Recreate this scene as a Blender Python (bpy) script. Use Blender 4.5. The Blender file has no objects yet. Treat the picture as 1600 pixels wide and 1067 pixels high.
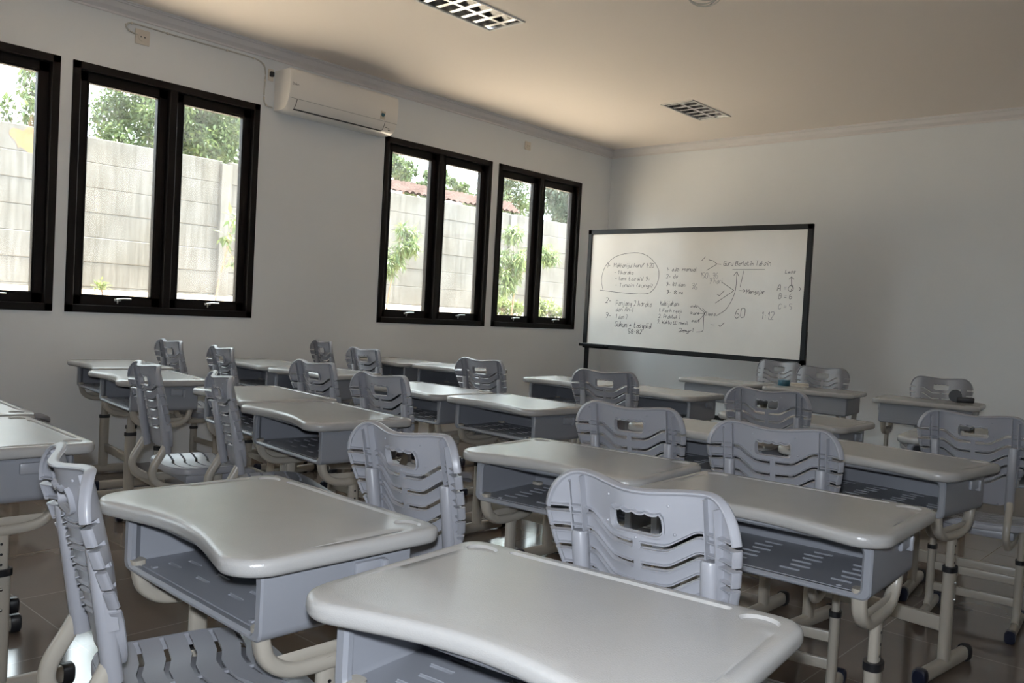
import bpy, bmesh, math, random
from mathutils import Vector, Matrix
from mathutils.geometry import delaunay_2d_cdt

S = bpy.context.scene
COL = S.collection
PI = math.pi
rnd = random.Random(7)

# ------------------------------------------------------------------ camera
FPX, YAW, PITCH, ROLL = 1342.2, 0.73008, -0.03351, 0.05396
f = Vector((-math.sin(YAW) * math.cos(PITCH), math.cos(YAW) * math.cos(PITCH), math.sin(PITCH)))
r = f.cross(Vector((0, 0, 1))).normalized()
u = r.cross(f)
r2 = math.cos(ROLL) * r + math.sin(ROLL) * u
u2 = -math.sin(ROLL) * r + math.cos(ROLL) * u
cd = bpy.data.cameras.new('camera')
cam = bpy.data.objects.new('camera', cd)
COL.objects.link(cam)
cd.sensor_width = 36
cd.lens = FPX / 1600 * 36
cd.clip_end = 300
cd.clip_start = .05
m = Matrix((r2, u2, -f)).transposed().to_4x4()
m.translation = Vector((5.94, 0, 1.2))
cam.matrix_world = m
S.camera = cam

# ------------------------------------------------------------------ world, sun, exposure
SKY = 10.5
SUN = 40.0
FLASH = 160.0
w = bpy.data.worlds.new('sky')
S.world = w
w.use_nodes = True
nt = w.node_tree
nt.nodes.clear()
bg = nt.nodes.new('ShaderNodeBackground')
wo = nt.nodes.new('ShaderNodeOutputWorld')
bg.inputs[0].default_value = (0.86, 0.93, 1.0, 1)
bg.inputs[1].default_value = SKY
nt.links.new(bg.outputs[0], wo.inputs[0])
sl = bpy.data.lights.new('sun', 'SUN')
so = bpy.data.objects.new('sun', sl)
COL.objects.link(so)
sl.energy = SUN
sl.angle = math.radians(1.0)
sl.color = (1.0, 0.94, 0.84)
so.rotation_euler = (math.radians(-14), math.radians(6), 0)
# the photographer's small camera flash, just above the lens
fl = bpy.data.lights.new('camera_flash', 'SPOT')
fo = bpy.data.objects.new('camera_flash', fl)
COL.objects.link(fo)
fl.energy = FLASH
fl.color = (.86, .92, 1.0)
fl.spot_size = math.radians(95)
fl.spot_blend = .6
fl.shadow_soft_size = .025
fm = m.copy()
fm.translation = Vector((5.94, 0, 1.2)) + u2 * .08 - r2 * .01
fo.matrix_world = fm
S.view_settings.view_transform = 'Standard'
S.view_settings.look = 'None'
S.view_settings.gamma = 1
S.view_settings.use_curve_mapping = False
S.view_settings.exposure = 0.0
S.cycles.use_denoising = True
S.cycles.max_bounces = 12
S.cycles.diffuse_bounces = 8
S.cycles.glossy_bounces = 5
S.cycles.transparent_max_bounces = 16
S.cycles.sample_clamp_indirect = 6


# ------------------------------------------------------------------ materials
def mat(name, col, rough=.5, metal=0, noise=0, nscale=20, bump=0, bscale=200, spec=.5, coat=0):
    m = bpy.data.materials.new(name)
    m.use_nodes = True
    n = m.node_tree
    b = n.nodes['Principled BSDF']
    b.inputs['Base Color'].default_value = (*col, 1)
    b.inputs['Roughness'].default_value = rough
    b.inputs['Metallic'].default_value = metal
    b.inputs['Specular IOR Level'].default_value = spec
    tc = n.nodes.new('ShaderNodeTexCoord')
    if noise:
        t = n.nodes.new('ShaderNodeTexNoise')
        t.inputs['Scale'].default_value = nscale
        t.inputs['Detail'].default_value = 5
        n.links.new(tc.outputs['Object'], t.inputs['Vector'])
        cr = n.nodes.new('ShaderNodeValToRGB')
        cr.color_ramp.elements[0].position = .3
        cr.color_ramp.elements[1].position = .7
        cr.color_ramp.elements[0].color = (*[c * (1 - noise) for c in col], 1)
        cr.color_ramp.elements[1].color = (*[min(1, c * (1 + noise)) for c in col], 1)
        n.links.new(t.outputs['Fac'], cr.inputs['Fac'])
        n.links.new(cr.outputs['Color'], b.inputs['Base Color'])
    if bump:
        t2 = n.nodes.new('ShaderNodeTexNoise')
        t2.inputs['Scale'].default_value = bscale
        t2.inputs['Detail'].default_value = 3
        n.links.new(tc.outputs['Object'], t2.inputs['Vector'])
        bp = n.nodes.new('ShaderNodeBump')
        bp.inputs['Strength'].default_value = bump
        bp.inputs['Distance'].default_value = .002
        n.links.new(t2.outputs['Fac'], bp.inputs['Height'])
        n.links.new(bp.outputs['Normal'], b.inputs['Normal'])
    return m


M = {
    'wall': mat('wall_paint', (.75, .775, .795), .75, noise=.02, nscale=1.5, bump=.06, bscale=60),
    'ceil': mat('ceiling_paint', (.86, .79, .73), .8),
    'trim': mat('cornice_paint', (.72, .70, .70), .7),
    'top': mat('desk_top_plastic', (.38, .375, .366), .21, noise=.025, nscale=9, bump=.25, bscale=420, spec=.62),
    'box': mat('box_plastic', (.25, .26, .288), .42),
    'chair': mat('chair_plastic', (.29, .295, .322), .36),
    'steel': mat('painted_steel', (.38, .35, .30), .33),
    'black': mat('black_plastic', (.012, .012, .014), .4),
    'navy': mat('dark_blue_plastic', (.01, .013, .03), .35),
    'bolt': mat('bolt_metal', (.6, .6, .6), .2, metal=1),
    'hook': mat('pale_hook_plastic', (.29, .30, .33), .35),
    'wframe': mat('window_frame_aluminium', (.010, .008, .007), .5, spec=.2),
    'silver': mat('silver_handle', (.55, .55, .53), .25, metal=1),
    'bframe': mat('board_frame', (.006, .006, .007), .4, spec=.3),
    'board': mat('whiteboard_surface', (.80, .78, .74), .22, noise=.03, nscale=3),
    'ink': mat('marker_ink', (.035, .037, .05), .6),
    'inkfaint': mat('marker_ink_faint', (.22, .22, .24), .6),
    'ac': mat('ac_plastic', (.80, .775, .74), .3),
    'acdark': mat('ac_slot', (.03, .03, .03), .5),
    'socket': mat('socket_plastic', (.66, .61, .54), .4),
    'cable': mat('cable_sheath', (.50, .49, .45), .5),
    'mirror': mat('reflector_metal', (.62, .62, .62), .22, metal=1),
    'lampframe': mat('lamp_frame', (.8, .78, .74), .4),
    'blue': mat('blue_tape', (.015, .09, .14), .3),
    'cream': mat('cream_plastic', (.60, .54, .45), .5),
    'bark': mat('bark', (.20, .13, .08), .9, noise=.3, nscale=30),
    'soil': mat('soil', (.48, .385, .30), .95, noise=.3, nscale=6),
    'roof': mat('clay_tile', (.058, .038, .034), .9, noise=.35, nscale=4, spec=.02),
    'gutter': mat('gutter_metal', (.06, .065, .07), .5),
    'plaster': mat('plaster', (.45, .42, .38), .8),
}


def leafmat(name, a, b):
    m = mat(name, a, .55)
    n = m.node_tree
    p = n.nodes['Principled BSDF']
    g = n.nodes.new('ShaderNodeNewGeometry')
    cr = n.nodes.new('ShaderNodeValToRGB')
    cr.color_ramp.elements[0].color = (*a, 1)
    cr.color_ramp.elements[1].color = (*b, 1)
    n.links.new(g.outputs['Random Per Island'], cr.inputs['Fac'])
    n.links.new(cr.outputs['Color'], p.inputs['Base Color'])
    tr = n.nodes.new('ShaderNodeBsdfTranslucent')
    n.links.new(cr.outputs['Color'], tr.inputs['Color'])
    mx = n.nodes.new('ShaderNodeMixShader')
    mx.inputs[0].default_value = .35
    out = n.nodes['Material Output']
    n.links.new(p.outputs[0], mx.inputs[1])
    n.links.new(tr.outputs[0], mx.inputs[2])
    n.links.new(mx.outputs[0], out.inputs['Surface'])
    return m


M['leaf_tree'] = leafmat('tree_leaves', (.04, .07, .03), (.13, .18, .06))
M['leaf_blue'] = leafmat('dark_tree_leaves', (.04, .065, .045), (.10, .14, .09))
M['leaf_plant'] = leafmat('plant_leaves', (.05, .09, .035), (.17, .21, .07))
M['leaf_bush'] = leafmat('bush_leaves', (.08, .12, .03), (.17, .20, .06))


def concrete():
    m = mat('weathered_concrete', (.42, .41, .38), .9)
    n = m.node_tree
    b = n.nodes['Principled BSDF']
    tc = n.nodes.new('ShaderNodeTexCoord')
    mp = n.nodes.new('ShaderNodeMapping')
    mp.inputs['Scale'].default_value = (1, 9, .9)
    n.links.new(tc.outputs['Object'], mp.inputs['Vector'])
    t = n.nodes.new('ShaderNodeTexNoise')
    t.inputs['Scale'].default_value = 1.6
    t.inputs['Detail'].default_value = 8
    t.inputs['Roughness'].default_value = .65
    n.links.new(mp.outputs[0], t.inputs['Vector'])
    t2 = n.nodes.new('ShaderNodeTexNoise')
    t2.inputs['Scale'].default_value = 1.1
    t2.inputs['Detail'].default_value = 6
    n.links.new(tc.outputs['Object'], t2.inputs['Vector'])
    a = n.nodes.new('ShaderNodeValToRGB')
    a.color_ramp.elements[0].position = .32
    a.color_ramp.elements[1].position = .62
    a.color_ramp.elements[0].color = (.062, .058, .052, 1)
    a.color_ramp.elements[1].color = (.108, .105, .100, 1)
    n.links.new(t.outputs['Fac'], a.inputs['Fac'])
    c = n.nodes.new('ShaderNodeValToRGB')
    c.color_ramp.elements[0].position = .35
    c.color_ramp.elements[1].position = .65
    c.color_ramp.elements[0].color = (.78, .72, .62, 1)
    c.color_ramp.elements[1].color = (1, 1, 1, 1)
    n.links.new(t2.outputs['Fac'], c.inputs['Fac'])
    mx = n.nodes.new('ShaderNodeMix')
    mx.data_type = 'RGBA'
    mx.blend_type = 'MULTIPLY'
    mx.inputs['Factor'].default_value = .8
    n.links.new(a.outputs['Color'], mx.inputs['A'])
    n.links.new(c.outputs['Color'], mx.inputs['B'])
    n.links.new(mx.outputs['Result'], b.inputs['Base Color'])
    return m


M['concrete'] = concrete()


def rust():
    return mat('rust_stain', (.17, .10, .045), .9, noise=.3, nscale=8)


def tiles():
    m = mat('floor_tiles', (.36, .315, .27), .09)
    n = m.node_tree
    b = n.nodes['Principled BSDF']
    tc = n.nodes.new('ShaderNodeTexCoord')
    br = n.nodes.new('ShaderNodeTexBrick')
    br.offset = 0
    br.squash = 1
    br.inputs['Scale'].default_value = 1
    br.inputs['Brick Width'].default_value = .6
    br.inputs['Row Height'].default_value = .6
    br.inputs['Mortar Size'].default_value = .0022
    br.inputs['Color1'].default_value = (.13, .103, .086, 1)
    br.inputs['Color2'].default_value = (.137, .109, .091, 1)
    br.inputs['Mortar'].default_value = (.25, .215, .185, 1)
    n.links.new(tc.outputs['Object'], br.inputs['Vector'])
    t = n.nodes.new('ShaderNodeTexNoise')
    t.inputs['Scale'].default_value = 5
    t.inputs['Detail'].default_value = 7
    n.links.new(tc.outputs['Object'], t.inputs['Vector'])
    cr = n.nodes.new('ShaderNodeValToRGB')
    cr.color_ramp.elements[0].color = (.88, .88, .88, 1)
    cr.color_ramp.elements[1].color = (1.06, 1.05, 1.04, 1)
    n.links.new(t.outputs['Fac'], cr.inputs['Fac'])
    mx = n.nodes.new('ShaderNodeMix')
    mx.data_type = 'RGBA'
    mx.blend_type = 'MULTIPLY'
    mx.inputs['Factor'].default_value = 1
    n.links.new(br.outputs['Color'], mx.inputs['A'])
    n.links.new(cr.outputs['Color'], mx.inputs['B'])
    n.links.new(mx.outputs['Result'], b.inputs['Base Color'])
    return m


M['tiles'] = tiles()


def glass():
    m = bpy.data.materials.new('window_glass')
    m.use_nodes = True
    n = m.node_tree
    n.nodes.clear()
    o = n.nodes.new('ShaderNodeOutputMaterial')
    t = n.nodes.new('ShaderNodeBsdfTransparent')
    t.inputs[0].default_value = (.93, .96, .95, 1)
    g = n.nodes.new('ShaderNodeBsdfGlossy')
    g.inputs['Roughness'].default_value = .02
    lw = n.nodes.new('ShaderNodeLayerWeight')
    pw = n.nodes.new('ShaderNodeMath')
    pw.operation = 'POWER'
    pw.inputs[1].default_value = 5
    n.links.new(lw.outputs['Facing'], pw.inputs[0])
    fr = n.nodes.new('ShaderNodeMath')
    fr.operation = 'MULTIPLY_ADD'
    fr.inputs[1].default_value = .9
    fr.inputs[2].default_value = .04
    n.links.new(pw.outputs[0], fr.inputs[0])
    mx = n.nodes.new('ShaderNodeMixShader')
    n.links.new(fr.outputs[0], mx.inputs[0])
    n.links.new(t.outputs[0], mx.inputs[1])
    n.links.new(g.outputs[0], mx.inputs[2])
    # thin film of dust, thicker in cloudy patches
    tl = n.nodes.new('ShaderNodeBsdfTranslucent')
    tl.inputs[0].default_value = (.8, .84, .86, 1)
    tc = n.nodes.new('ShaderNodeTexCoord')
    ns = n.nodes.new('ShaderNodeTexNoise')
    ns.inputs['Scale'].default_value = 2.2
    ns.inputs['Detail'].default_value = 3
    n.links.new(tc.outputs['Object'], ns.inputs['Vector'])
    mr = n.nodes.new('ShaderNodeMapRange')
    mr.inputs[1].default_value = .4
    mr.inputs[2].default_value = .7
    mr.inputs[3].default_value = .006
    mr.inputs[4].default_value = .03
    n.links.new(ns.outputs['Fac'], mr.inputs[0])
    m2 = n.nodes.new('ShaderNodeMixShader')
    n.links.new(mr.outputs[0], m2.inputs[0])
    n.links.new(mx.outputs[0], m2.inputs[1])
    n.links.new(tl.outputs[0], m2.inputs[2])
    n.links.new(m2.outputs[0], o.inputs[0])
    return m


M['glass'] = glass()


# ------------------------------------------------------------------ mesh helpers
def mesh_obj(name, bm, material, parent=None, smooth=True, angle=35):
    me = bpy.data.meshes.new(name)
    bmesh.ops.recalc_face_normals(bm, faces=bm.faces)
    bm.to_mesh(me)
    bm.free()
    if smooth:
        me.polygons.foreach_set('use_smooth', [True] * len(me.polygons))
        me.set_sharp_from_angle(angle=math.radians(angle))
    mats = material if isinstance(material, (list, tuple)) else [material]
    for x in mats:
        me.materials.append(M[x] if isinstance(x, str) else x)
    o = bpy.data.objects.new(name, me)
    COL.objects.link(o)
    if parent is not None:
        o.parent = parent
    return o


def tag(o, label=None, cat=None, group=None, kind=None):
    if label:
        o['label'] = label
    if cat:
        o['category'] = cat
    if group:
        o['group'] = group
    if kind:
        o['kind'] = kind
    return o


def empty(name, loc=(0, 0, 0), rz=0):
    o = bpy.data.objects.new(name, None)
    COL.objects.link(o)
    o.empty_display_size = .05
    o.location = loc
    o.rotation_euler = (0, 0, rz)
    return o


def copy_tree(o, parent=None):
    c = o.copy()
    COL.objects.link(c)
    if parent is not None:
        c.parent = parent
    for ch in list(o.children):
        copy_tree(ch, c)
    return c


def box(bm, c, s, bev=0, seg=2, mi=0):
    res = bmesh.ops.create_cube(bm, size=1)
    vs = res['verts']
    for v in vs:
        v.co = Vector((c[0] + v.co.x * s[0], c[1] + v.co.y * s[1], c[2] + v.co.z * s[2]))
    fs = {f for v in vs for f in v.link_faces}
    for f in fs:
        f.material_index = mi
    if bev:
        es = list({e for v in vs for e in v.link_edges})
        bmesh.ops.bevel(bm, geom=es, offset=bev, segments=seg, affect='EDGES', profile=.5, clamp_overlap=True)
    return bm


def bx(c, s, bev=0, seg=2):
    return box(bmesh.new(), c, s, bev, seg)


def tube(bm, path, ra, rb=None, up=(1, 0, 0), n=14, caps=True, p=2.0, scales=None, mi=0):
    """sweep a (super)ellipse with half axes ra (along up) and rb along path"""
    rb = rb if rb is not None else ra
    pts = [Vector(q) for q in path]
    up = Vector(up)
    rings = []
    for i, q in enumerate(pts):
        t = (pts[min(i + 1, len(pts) - 1)] - pts[max(i - 1, 0)]).normalized()
        a = (up - t * up.dot(t))
        if a.length < 1e-5:
            a = Vector((0, 1, 0)) - t * t.y
        a.normalize()
        b = t.cross(a)
        sc = scales[i] if scales else 1
        ring = []
        for k in range(n):
            th = 2 * PI * k / n
            c_, s_ = math.cos(th), math.sin(th)
            x = math.copysign(abs(c_) ** (2 / p), c_) * ra * sc
            y = math.copysign(abs(s_) ** (2 / p), s_) * rb * sc
            ring.append(bm.verts.new(q + a * x + b * y))
        rings.append(ring)
    for i in range(len(rings) - 1):
        for k in range(n):
            fc = bm.faces.new((rings[i][k], rings[i][(k + 1) % n], rings[i + 1][(k + 1) % n], rings[i + 1][k]))
            fc.material_index = mi
    if caps:
        bm.faces.new(rings[0][::-1]).material_index = mi
        bm.faces.new(rings[-1]).material_index = mi
    return bm


def smooth_path(pts, n=8):
    """Catmull-Rom through pts"""
    P = [Vector(p) for p in pts]
    P = [P[0] * 2 - P[1]] + P + [P[-1] * 2 - P[-2]]
    out = []
    for i in range(1, len(P) - 2):
        for k in range(n):
            t = k / n
            a, b, c, d = P[i - 1], P[i], P[i + 1], P[i + 2]
            out.append(.5 * ((2 * b) + (-a + c) * t + (2 * a - 5 * b + 4 * c - d) * t * t + (-a + 3 * b - 3 * c + d) * t ** 3))
    out.append(P[-2])
    return out


def inside(poly, x, y):
    c = False
    j = len(poly) - 1
    for i in range(len(poly)):
        xi, yi = poly[i]
        xj, yj = poly[j]
        if (yi > y) != (yj > y) and x < (xj - xi) * (y - yi) / (yj - yi) + xi:
            c = not c
        j = i
    return c


def densify(poly, d, closed=True):
    out = []
    n = len(poly)
    for i in range(n if closed else n - 1):
        a = poly[i]
        b = poly[(i + 1) % n]
        L = math.dist(a, b)
        if L < 1e-6:
            continue
        k = max(1, int(L / d))
        for j in range(k):
            out.append((a[0] + (b[0] - a[0]) * j / k, a[1] + (b[1] - a[1]) * j / k))
    if not closed:
        out.append(poly[-1])
    return out


def rrect(w, h, r_, n=6, cx=0, cy=0):
    P = []
    for (sx, sy, a0) in ((1, -1, -PI / 2), (1, 1, 0), (-1, 1, PI / 2), (-1, -1, PI)):
        for k in range(n + 1):
            a = a0 + PI / 2 * k / n
            P.append((cx + sx * (w / 2 - r_) + r_ * math.cos(a), cy + sy * (h / 2 - r_) + r_ * math.sin(a)))
    return P


def dist_poly(poly, x, y):
    best = 9
    n = len(poly)
    for i in range(n):
        ax, ay = poly[i]
        bx_, by_ = poly[(i + 1) % n]
        dx, dy = bx_ - ax, by_ - ay
        L = dx * dx + dy * dy
        t = 0 if L == 0 else max(0, min(1, ((x - ax) * dx + (y - ay) * dy) / L))
        best = min(best, math.hypot(ax + t * dx - x, ay + t * dy - y))
    return best


def cdt(outer, loops, grid, holes=()):
    """constrained triangulation; returns verts, tris with the hole interiors dropped"""
    V = []
    E = []

    def add(poly):
        s = len(V)
        V.extend(poly)
        E.extend([(s + i, s + (i + 1) % len(poly)) for i in range(len(poly))])
    add(outer)
    for l in list(loops) + list(holes):
        add(l)
    xs = [p[0] for p in outer]
    ys = [p[1] for p in outer]
    x = min(xs) + grid / 2
    allp = [outer] + list(loops) + list(holes)
    bbs = [(min(p[0] for p in q) - grid, max(p[0] for p in q) + grid, min(p[1] for p in q) - grid, max(p[1] for p in q) + grid) for q in allp]
    while x < max(xs):
        y = min(ys) + grid / 2
        while y < max(ys):
            if inside(outer, x, y):
                ok = True
                for q, b in zip(allp, bbs):
                    if b[0] < x < b[1] and b[2] < y < b[3]:
                        if dist_poly(q, x, y) < grid * .45 or (q in holes and inside(q, x, y)):
                            ok = False
                            break
                if ok:
                    V.append((x, y))
            y += grid
        x += grid
    vs, es, fs, *_ = delaunay_2d_cdt([Vector(v) for v in V], E, [], 1, 1e-6)
    out = []
    for fc in fs:
        cx = sum(vs[i].x for i in fc) / len(fc)
        cy = sum(vs[i].y for i in fc) / len(fc)
        if not inside(outer, cx, cy):
            continue
        if any(inside(h, cx, cy) for h in holes):
            continue
        out.append(tuple(fc))
    return [(v.x, v.y) for v in vs], out


def shell(bm, vs, fs, front, back):
    """solid sheet between the two mappings front(x, y), back(x, y)"""
    A = {}
    B = {}
    for fc in fs:
        for i in fc:
            if i not in A:
                A[i] = bm.verts.new(front(*vs[i]))
                B[i] = bm.verts.new(back(*vs[i]))
    cnt = {}
    for fc in fs:
        bm.faces.new([A[i] for i in fc])
        bm.faces.new([B[i] for i in reversed(fc)])
        for k in range(len(fc)):
            a, b = fc[k], fc[(k + 1) % len(fc)]
            cnt.setdefault(frozenset((a, b)), []).append((a, b))
    for e in cnt.values():
        if len(e) == 1:
            a, b = e[0]
            bm.faces.new((A[b], A[a], B[a], B[b]))
    return bm


def ribbon2d(pts, w):
    """closed polygon of constant width w around an open polyline"""
    L = []
    R = []
    n = len(pts)
    for i in range(n):
        a = Vector(pts[max(i - 1, 0)])
        b = Vector(pts[min(i + 1, n - 1)])
        t = (b - a).normalized()
        nrm = Vector((-t.y, t.x))
        p = Vector(pts[i])
        k = 1
        if 0 < i < n - 1:
            t1 = (p - a).normalized()
            k = 1 / max(.6, abs(t1.dot(t)))
        L.append(tuple(p + nrm * w / 2 * k))
        R.append(tuple(p - nrm * w / 2 * k))
    return L + R[::-1]


# ------------------------------------------------------------------ room shell
H = 3.135
X1, Y0, Y1 = 7.4, -3.6, 8.21
WT = .15
ZB, ZT = 1.05, 2.686
WINS = [(.786, 2.153), (2.229, 3.597), (4.833, 6.2), (6.30, 7.66), (-1.82, -.45), (-3.26, -1.9)]  # last two are unseen, added behind the camera to bring in daylight


def struct(name, bm, m_, **k):
    return tag(mesh_obj(name, bm, m_, **k), kind='structure')


struct('floor', bx(((X1) / 2, (Y0 + Y1) / 2, -.05), (X1 + .3, Y1 - Y0 + .3, .1)), 'tiles', smooth=False)
LAMPS = [(1.905, 3.94), (1.83, 6.945)]
vs, fs = cdt([(-.15, Y0 - .15), (X1 + .15, Y0 - .15), (X1 + .15, Y1 + .15), (-.15, Y1 + .15)], [], 3.0, [rrect(.31, .68, .002, 1, a, b) for a, b in LAMPS])
bm = bmesh.new()
shell(bm, vs, fs, lambda a, b: (a, b, H), lambda a, b: (a, b, H + .1))
struct('ceiling', bm, 'ceil', smooth=False)
# window wall with openings
bm = bmesh.new()
cuts = sorted(WINS)
box(bm, (-WT / 2, (Y0 + Y1) / 2, ZB / 2), (WT, Y1 - Y0, ZB))
box(bm, (-WT / 2, (Y0 + Y1) / 2, (ZT + H) / 2), (WT, Y1 - Y0, H - ZT))
y = Y0
for a, b in cuts + [(Y1, Y1)]:
    box(bm, (-WT / 2, (y + a) / 2, (ZB + ZT) / 2), (WT, a - y, ZT - ZB))
    y = b
struct('wall_left', bm, 'wall', smooth=False)
struct('wall_front', bx((X1 / 2, Y1 + .075, H / 2), (X1 + .3, .15, H)), 'wall', smooth=False)
struct('wall_right', bx((X1 + .075, (Y0 + Y1) / 2, H / 2), (.15, Y1 - Y0, H)), 'wall', smooth=False)
struct('wall_back', bx((X1 / 2, Y0 - .075, H / 2), (X1 + .3, .15, H)), 'wall', smooth=False)


def cornice(name, p0, p1, inward):
    prof = [(0, -.085), (.012, -.085), (.012, -.072), (.02, -.066), (.045, -.05), (.058, -.026), (.062, -.018), (.078, -.018), (.078, -.008), (.09, -.008), (.09, 0), (0, 0)]
    bm = bmesh.new()
    rings = []
    for p in (p0, p1):
        rings.append([bm.verts.new((p[0] + inward[0] * a, p[1] + inward[1] * a, H + z)) for a, z in prof])
    n = len(prof)
    for i in range(n):
        bm.faces.new((rings[0][i], rings[0][(i + 1) % n], rings[1][(i + 1) % n], rings[1][i]))
    bm.faces.new(rings[0])
    bm.faces.new(rings[1][::-1])
    struct(name, bm, 'trim', smooth=False)


cornice('trim_1', (0, Y0), (0, Y1), (1, 0))
cornice('trim_2', (0, Y1), (X1, Y1), (0, -1))
cornice('trim_3', (X1, Y0), (X1, Y1), (-1, 0))
cornice('trim_4', (0, Y0), (X1, Y0), (0, 1))


def frame_rect(bm, ya, yb, za, zb, t, x0, x1, bev=.003):
    xc, xs = (x0 + x1) / 2, abs(x1 - x0)
    box(bm, (xc, (ya + yb) / 2, za + t / 2), (xs, yb - ya, t), bev, 1)
    box(bm, (xc, (ya + yb) / 2, zb - t / 2), (xs, yb - ya, t), bev, 1)
    box(bm, (xc, ya + t / 2, (za + zb) / 2), (xs, t, zb - za), bev, 1)
    box(bm, (xc, yb - t / 2, (za + zb) / 2), (xs, t, zb - za), bev, 1)


for i, (a, b) in enumerate(WINS):
    root = tag(empty(f'window_{i + 1}', (0, (a + b) / 2, ZB)), kind='structure')
    Wd = b - a
    hh = ZT - ZB
    bm = bmesh.new()
    frame_rect(bm, -Wd / 2, Wd / 2, 0, hh, .05, -WT + .01, .012)
    box(bm, (-.055, 0, hh / 2), (.13, .055, hh - .08), .003, 1)
    frame_rect(bm, -Wd / 2 + .05, Wd / 2 - .05, .05, hh - .05, .012, -.1, -.045)
    mesh_obj('window_frame', bm, 'wframe', root, smooth=False)
    for s in (-1, 1):
        y0 = .0275 if s > 0 else -Wd / 2 + .05
        y1 = Wd / 2 - .05 if s > 0 else -.0275
        bm = bmesh.new()
        frame_rect(bm, y0, y1, .05, hh - .05, .065, -.085, -.035)
        frame_rect(bm, y0 + .055, y1 - .055, .105, hh - .105, .016, -.075, -.03)
        sash = mesh_obj('sash', bm, 'wframe', root, smooth=False)
        mesh_obj('pane', bx((-.06, (y0 + y1) / 2, hh / 2), (.004, y1 - y0 - .12, hh - .22)), 'glass', sash, smooth=False)
        bm = bmesh.new()
        yc = (y0 + y1) / 2
        box(bm, (-.026, yc, .09), (.016, .05, .018), .003)
        tube(bm, [(-.012, yc - .012, .092), (-.006, yc + .03, .098), (-.006, yc + .085, .098)], .007, .006, up=(0, 0, 1), n=8)
        box(bm, (-.012, yc - .005, .078), (.012, .012, .03), .003)
        mesh_obj('handle', bm, 'silver', sash)

# ------------------------------------------------------------------ desk
DW, DD, DH = .672, .474, .745


def desk_outline(w=DW, d=DD, rn=.075, rf=.045, dip=.052, n=8):
    P = []

    def arc(cx, cy, rr, a0, a1):
        for k in range(n):
            t = a0 + (a1 - a0) * k / (n - 1)
            P.append((cx + rr * math.cos(t), cy + rr * math.sin(t)))
    arc(w / 2 - rn, -d / 2 + rn, rn, -PI / 2, 0)
    arc(w / 2 - rf, d / 2 - rf, rf, 0, PI / 2)
    arc(-w / 2 + rf, d / 2 - rf, rf, PI / 2, PI)
    arc(-w / 2 + rn, -d / 2 + rn, rn, PI, 1.5 * PI)
    for k in range(1, 20):
        t = k / 20
        P.append((-w / 2 + rn + (w - 2 * rn) * t, -d / 2 + dip * math.sin(PI * t) ** 1.15))
    return P


def resample(poly, n):
    L = [0]
    for i in range(len(poly)):
        L.append(L[-1] + math.dist(poly[i], poly[(i + 1) % len(poly)]))
    out = []
    j = 0
    for k in range(n):
        s = L[-1] * k / n
        while L[j + 1] < s:
            j += 1
        t = (s - L[j]) / (L[j + 1] - L[j])
        a, b = poly[j], poly[(j + 1) % len(poly)]
        out.append((a[0] + (b[0] - a[0]) * t, a[1] + (b[1] - a[1]) * t))
    return out


def inset(poly, d):
    n = len(poly)
    out = []
    for i in range(n):
        a = Vector(poly[i - 1])
        b = Vector(poly[(i + 1) % n])
        t = (b - a).normalized()
        out.append((poly[i][0] - t.y * d, poly[i][1] + t.x * d))
    return out


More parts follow.
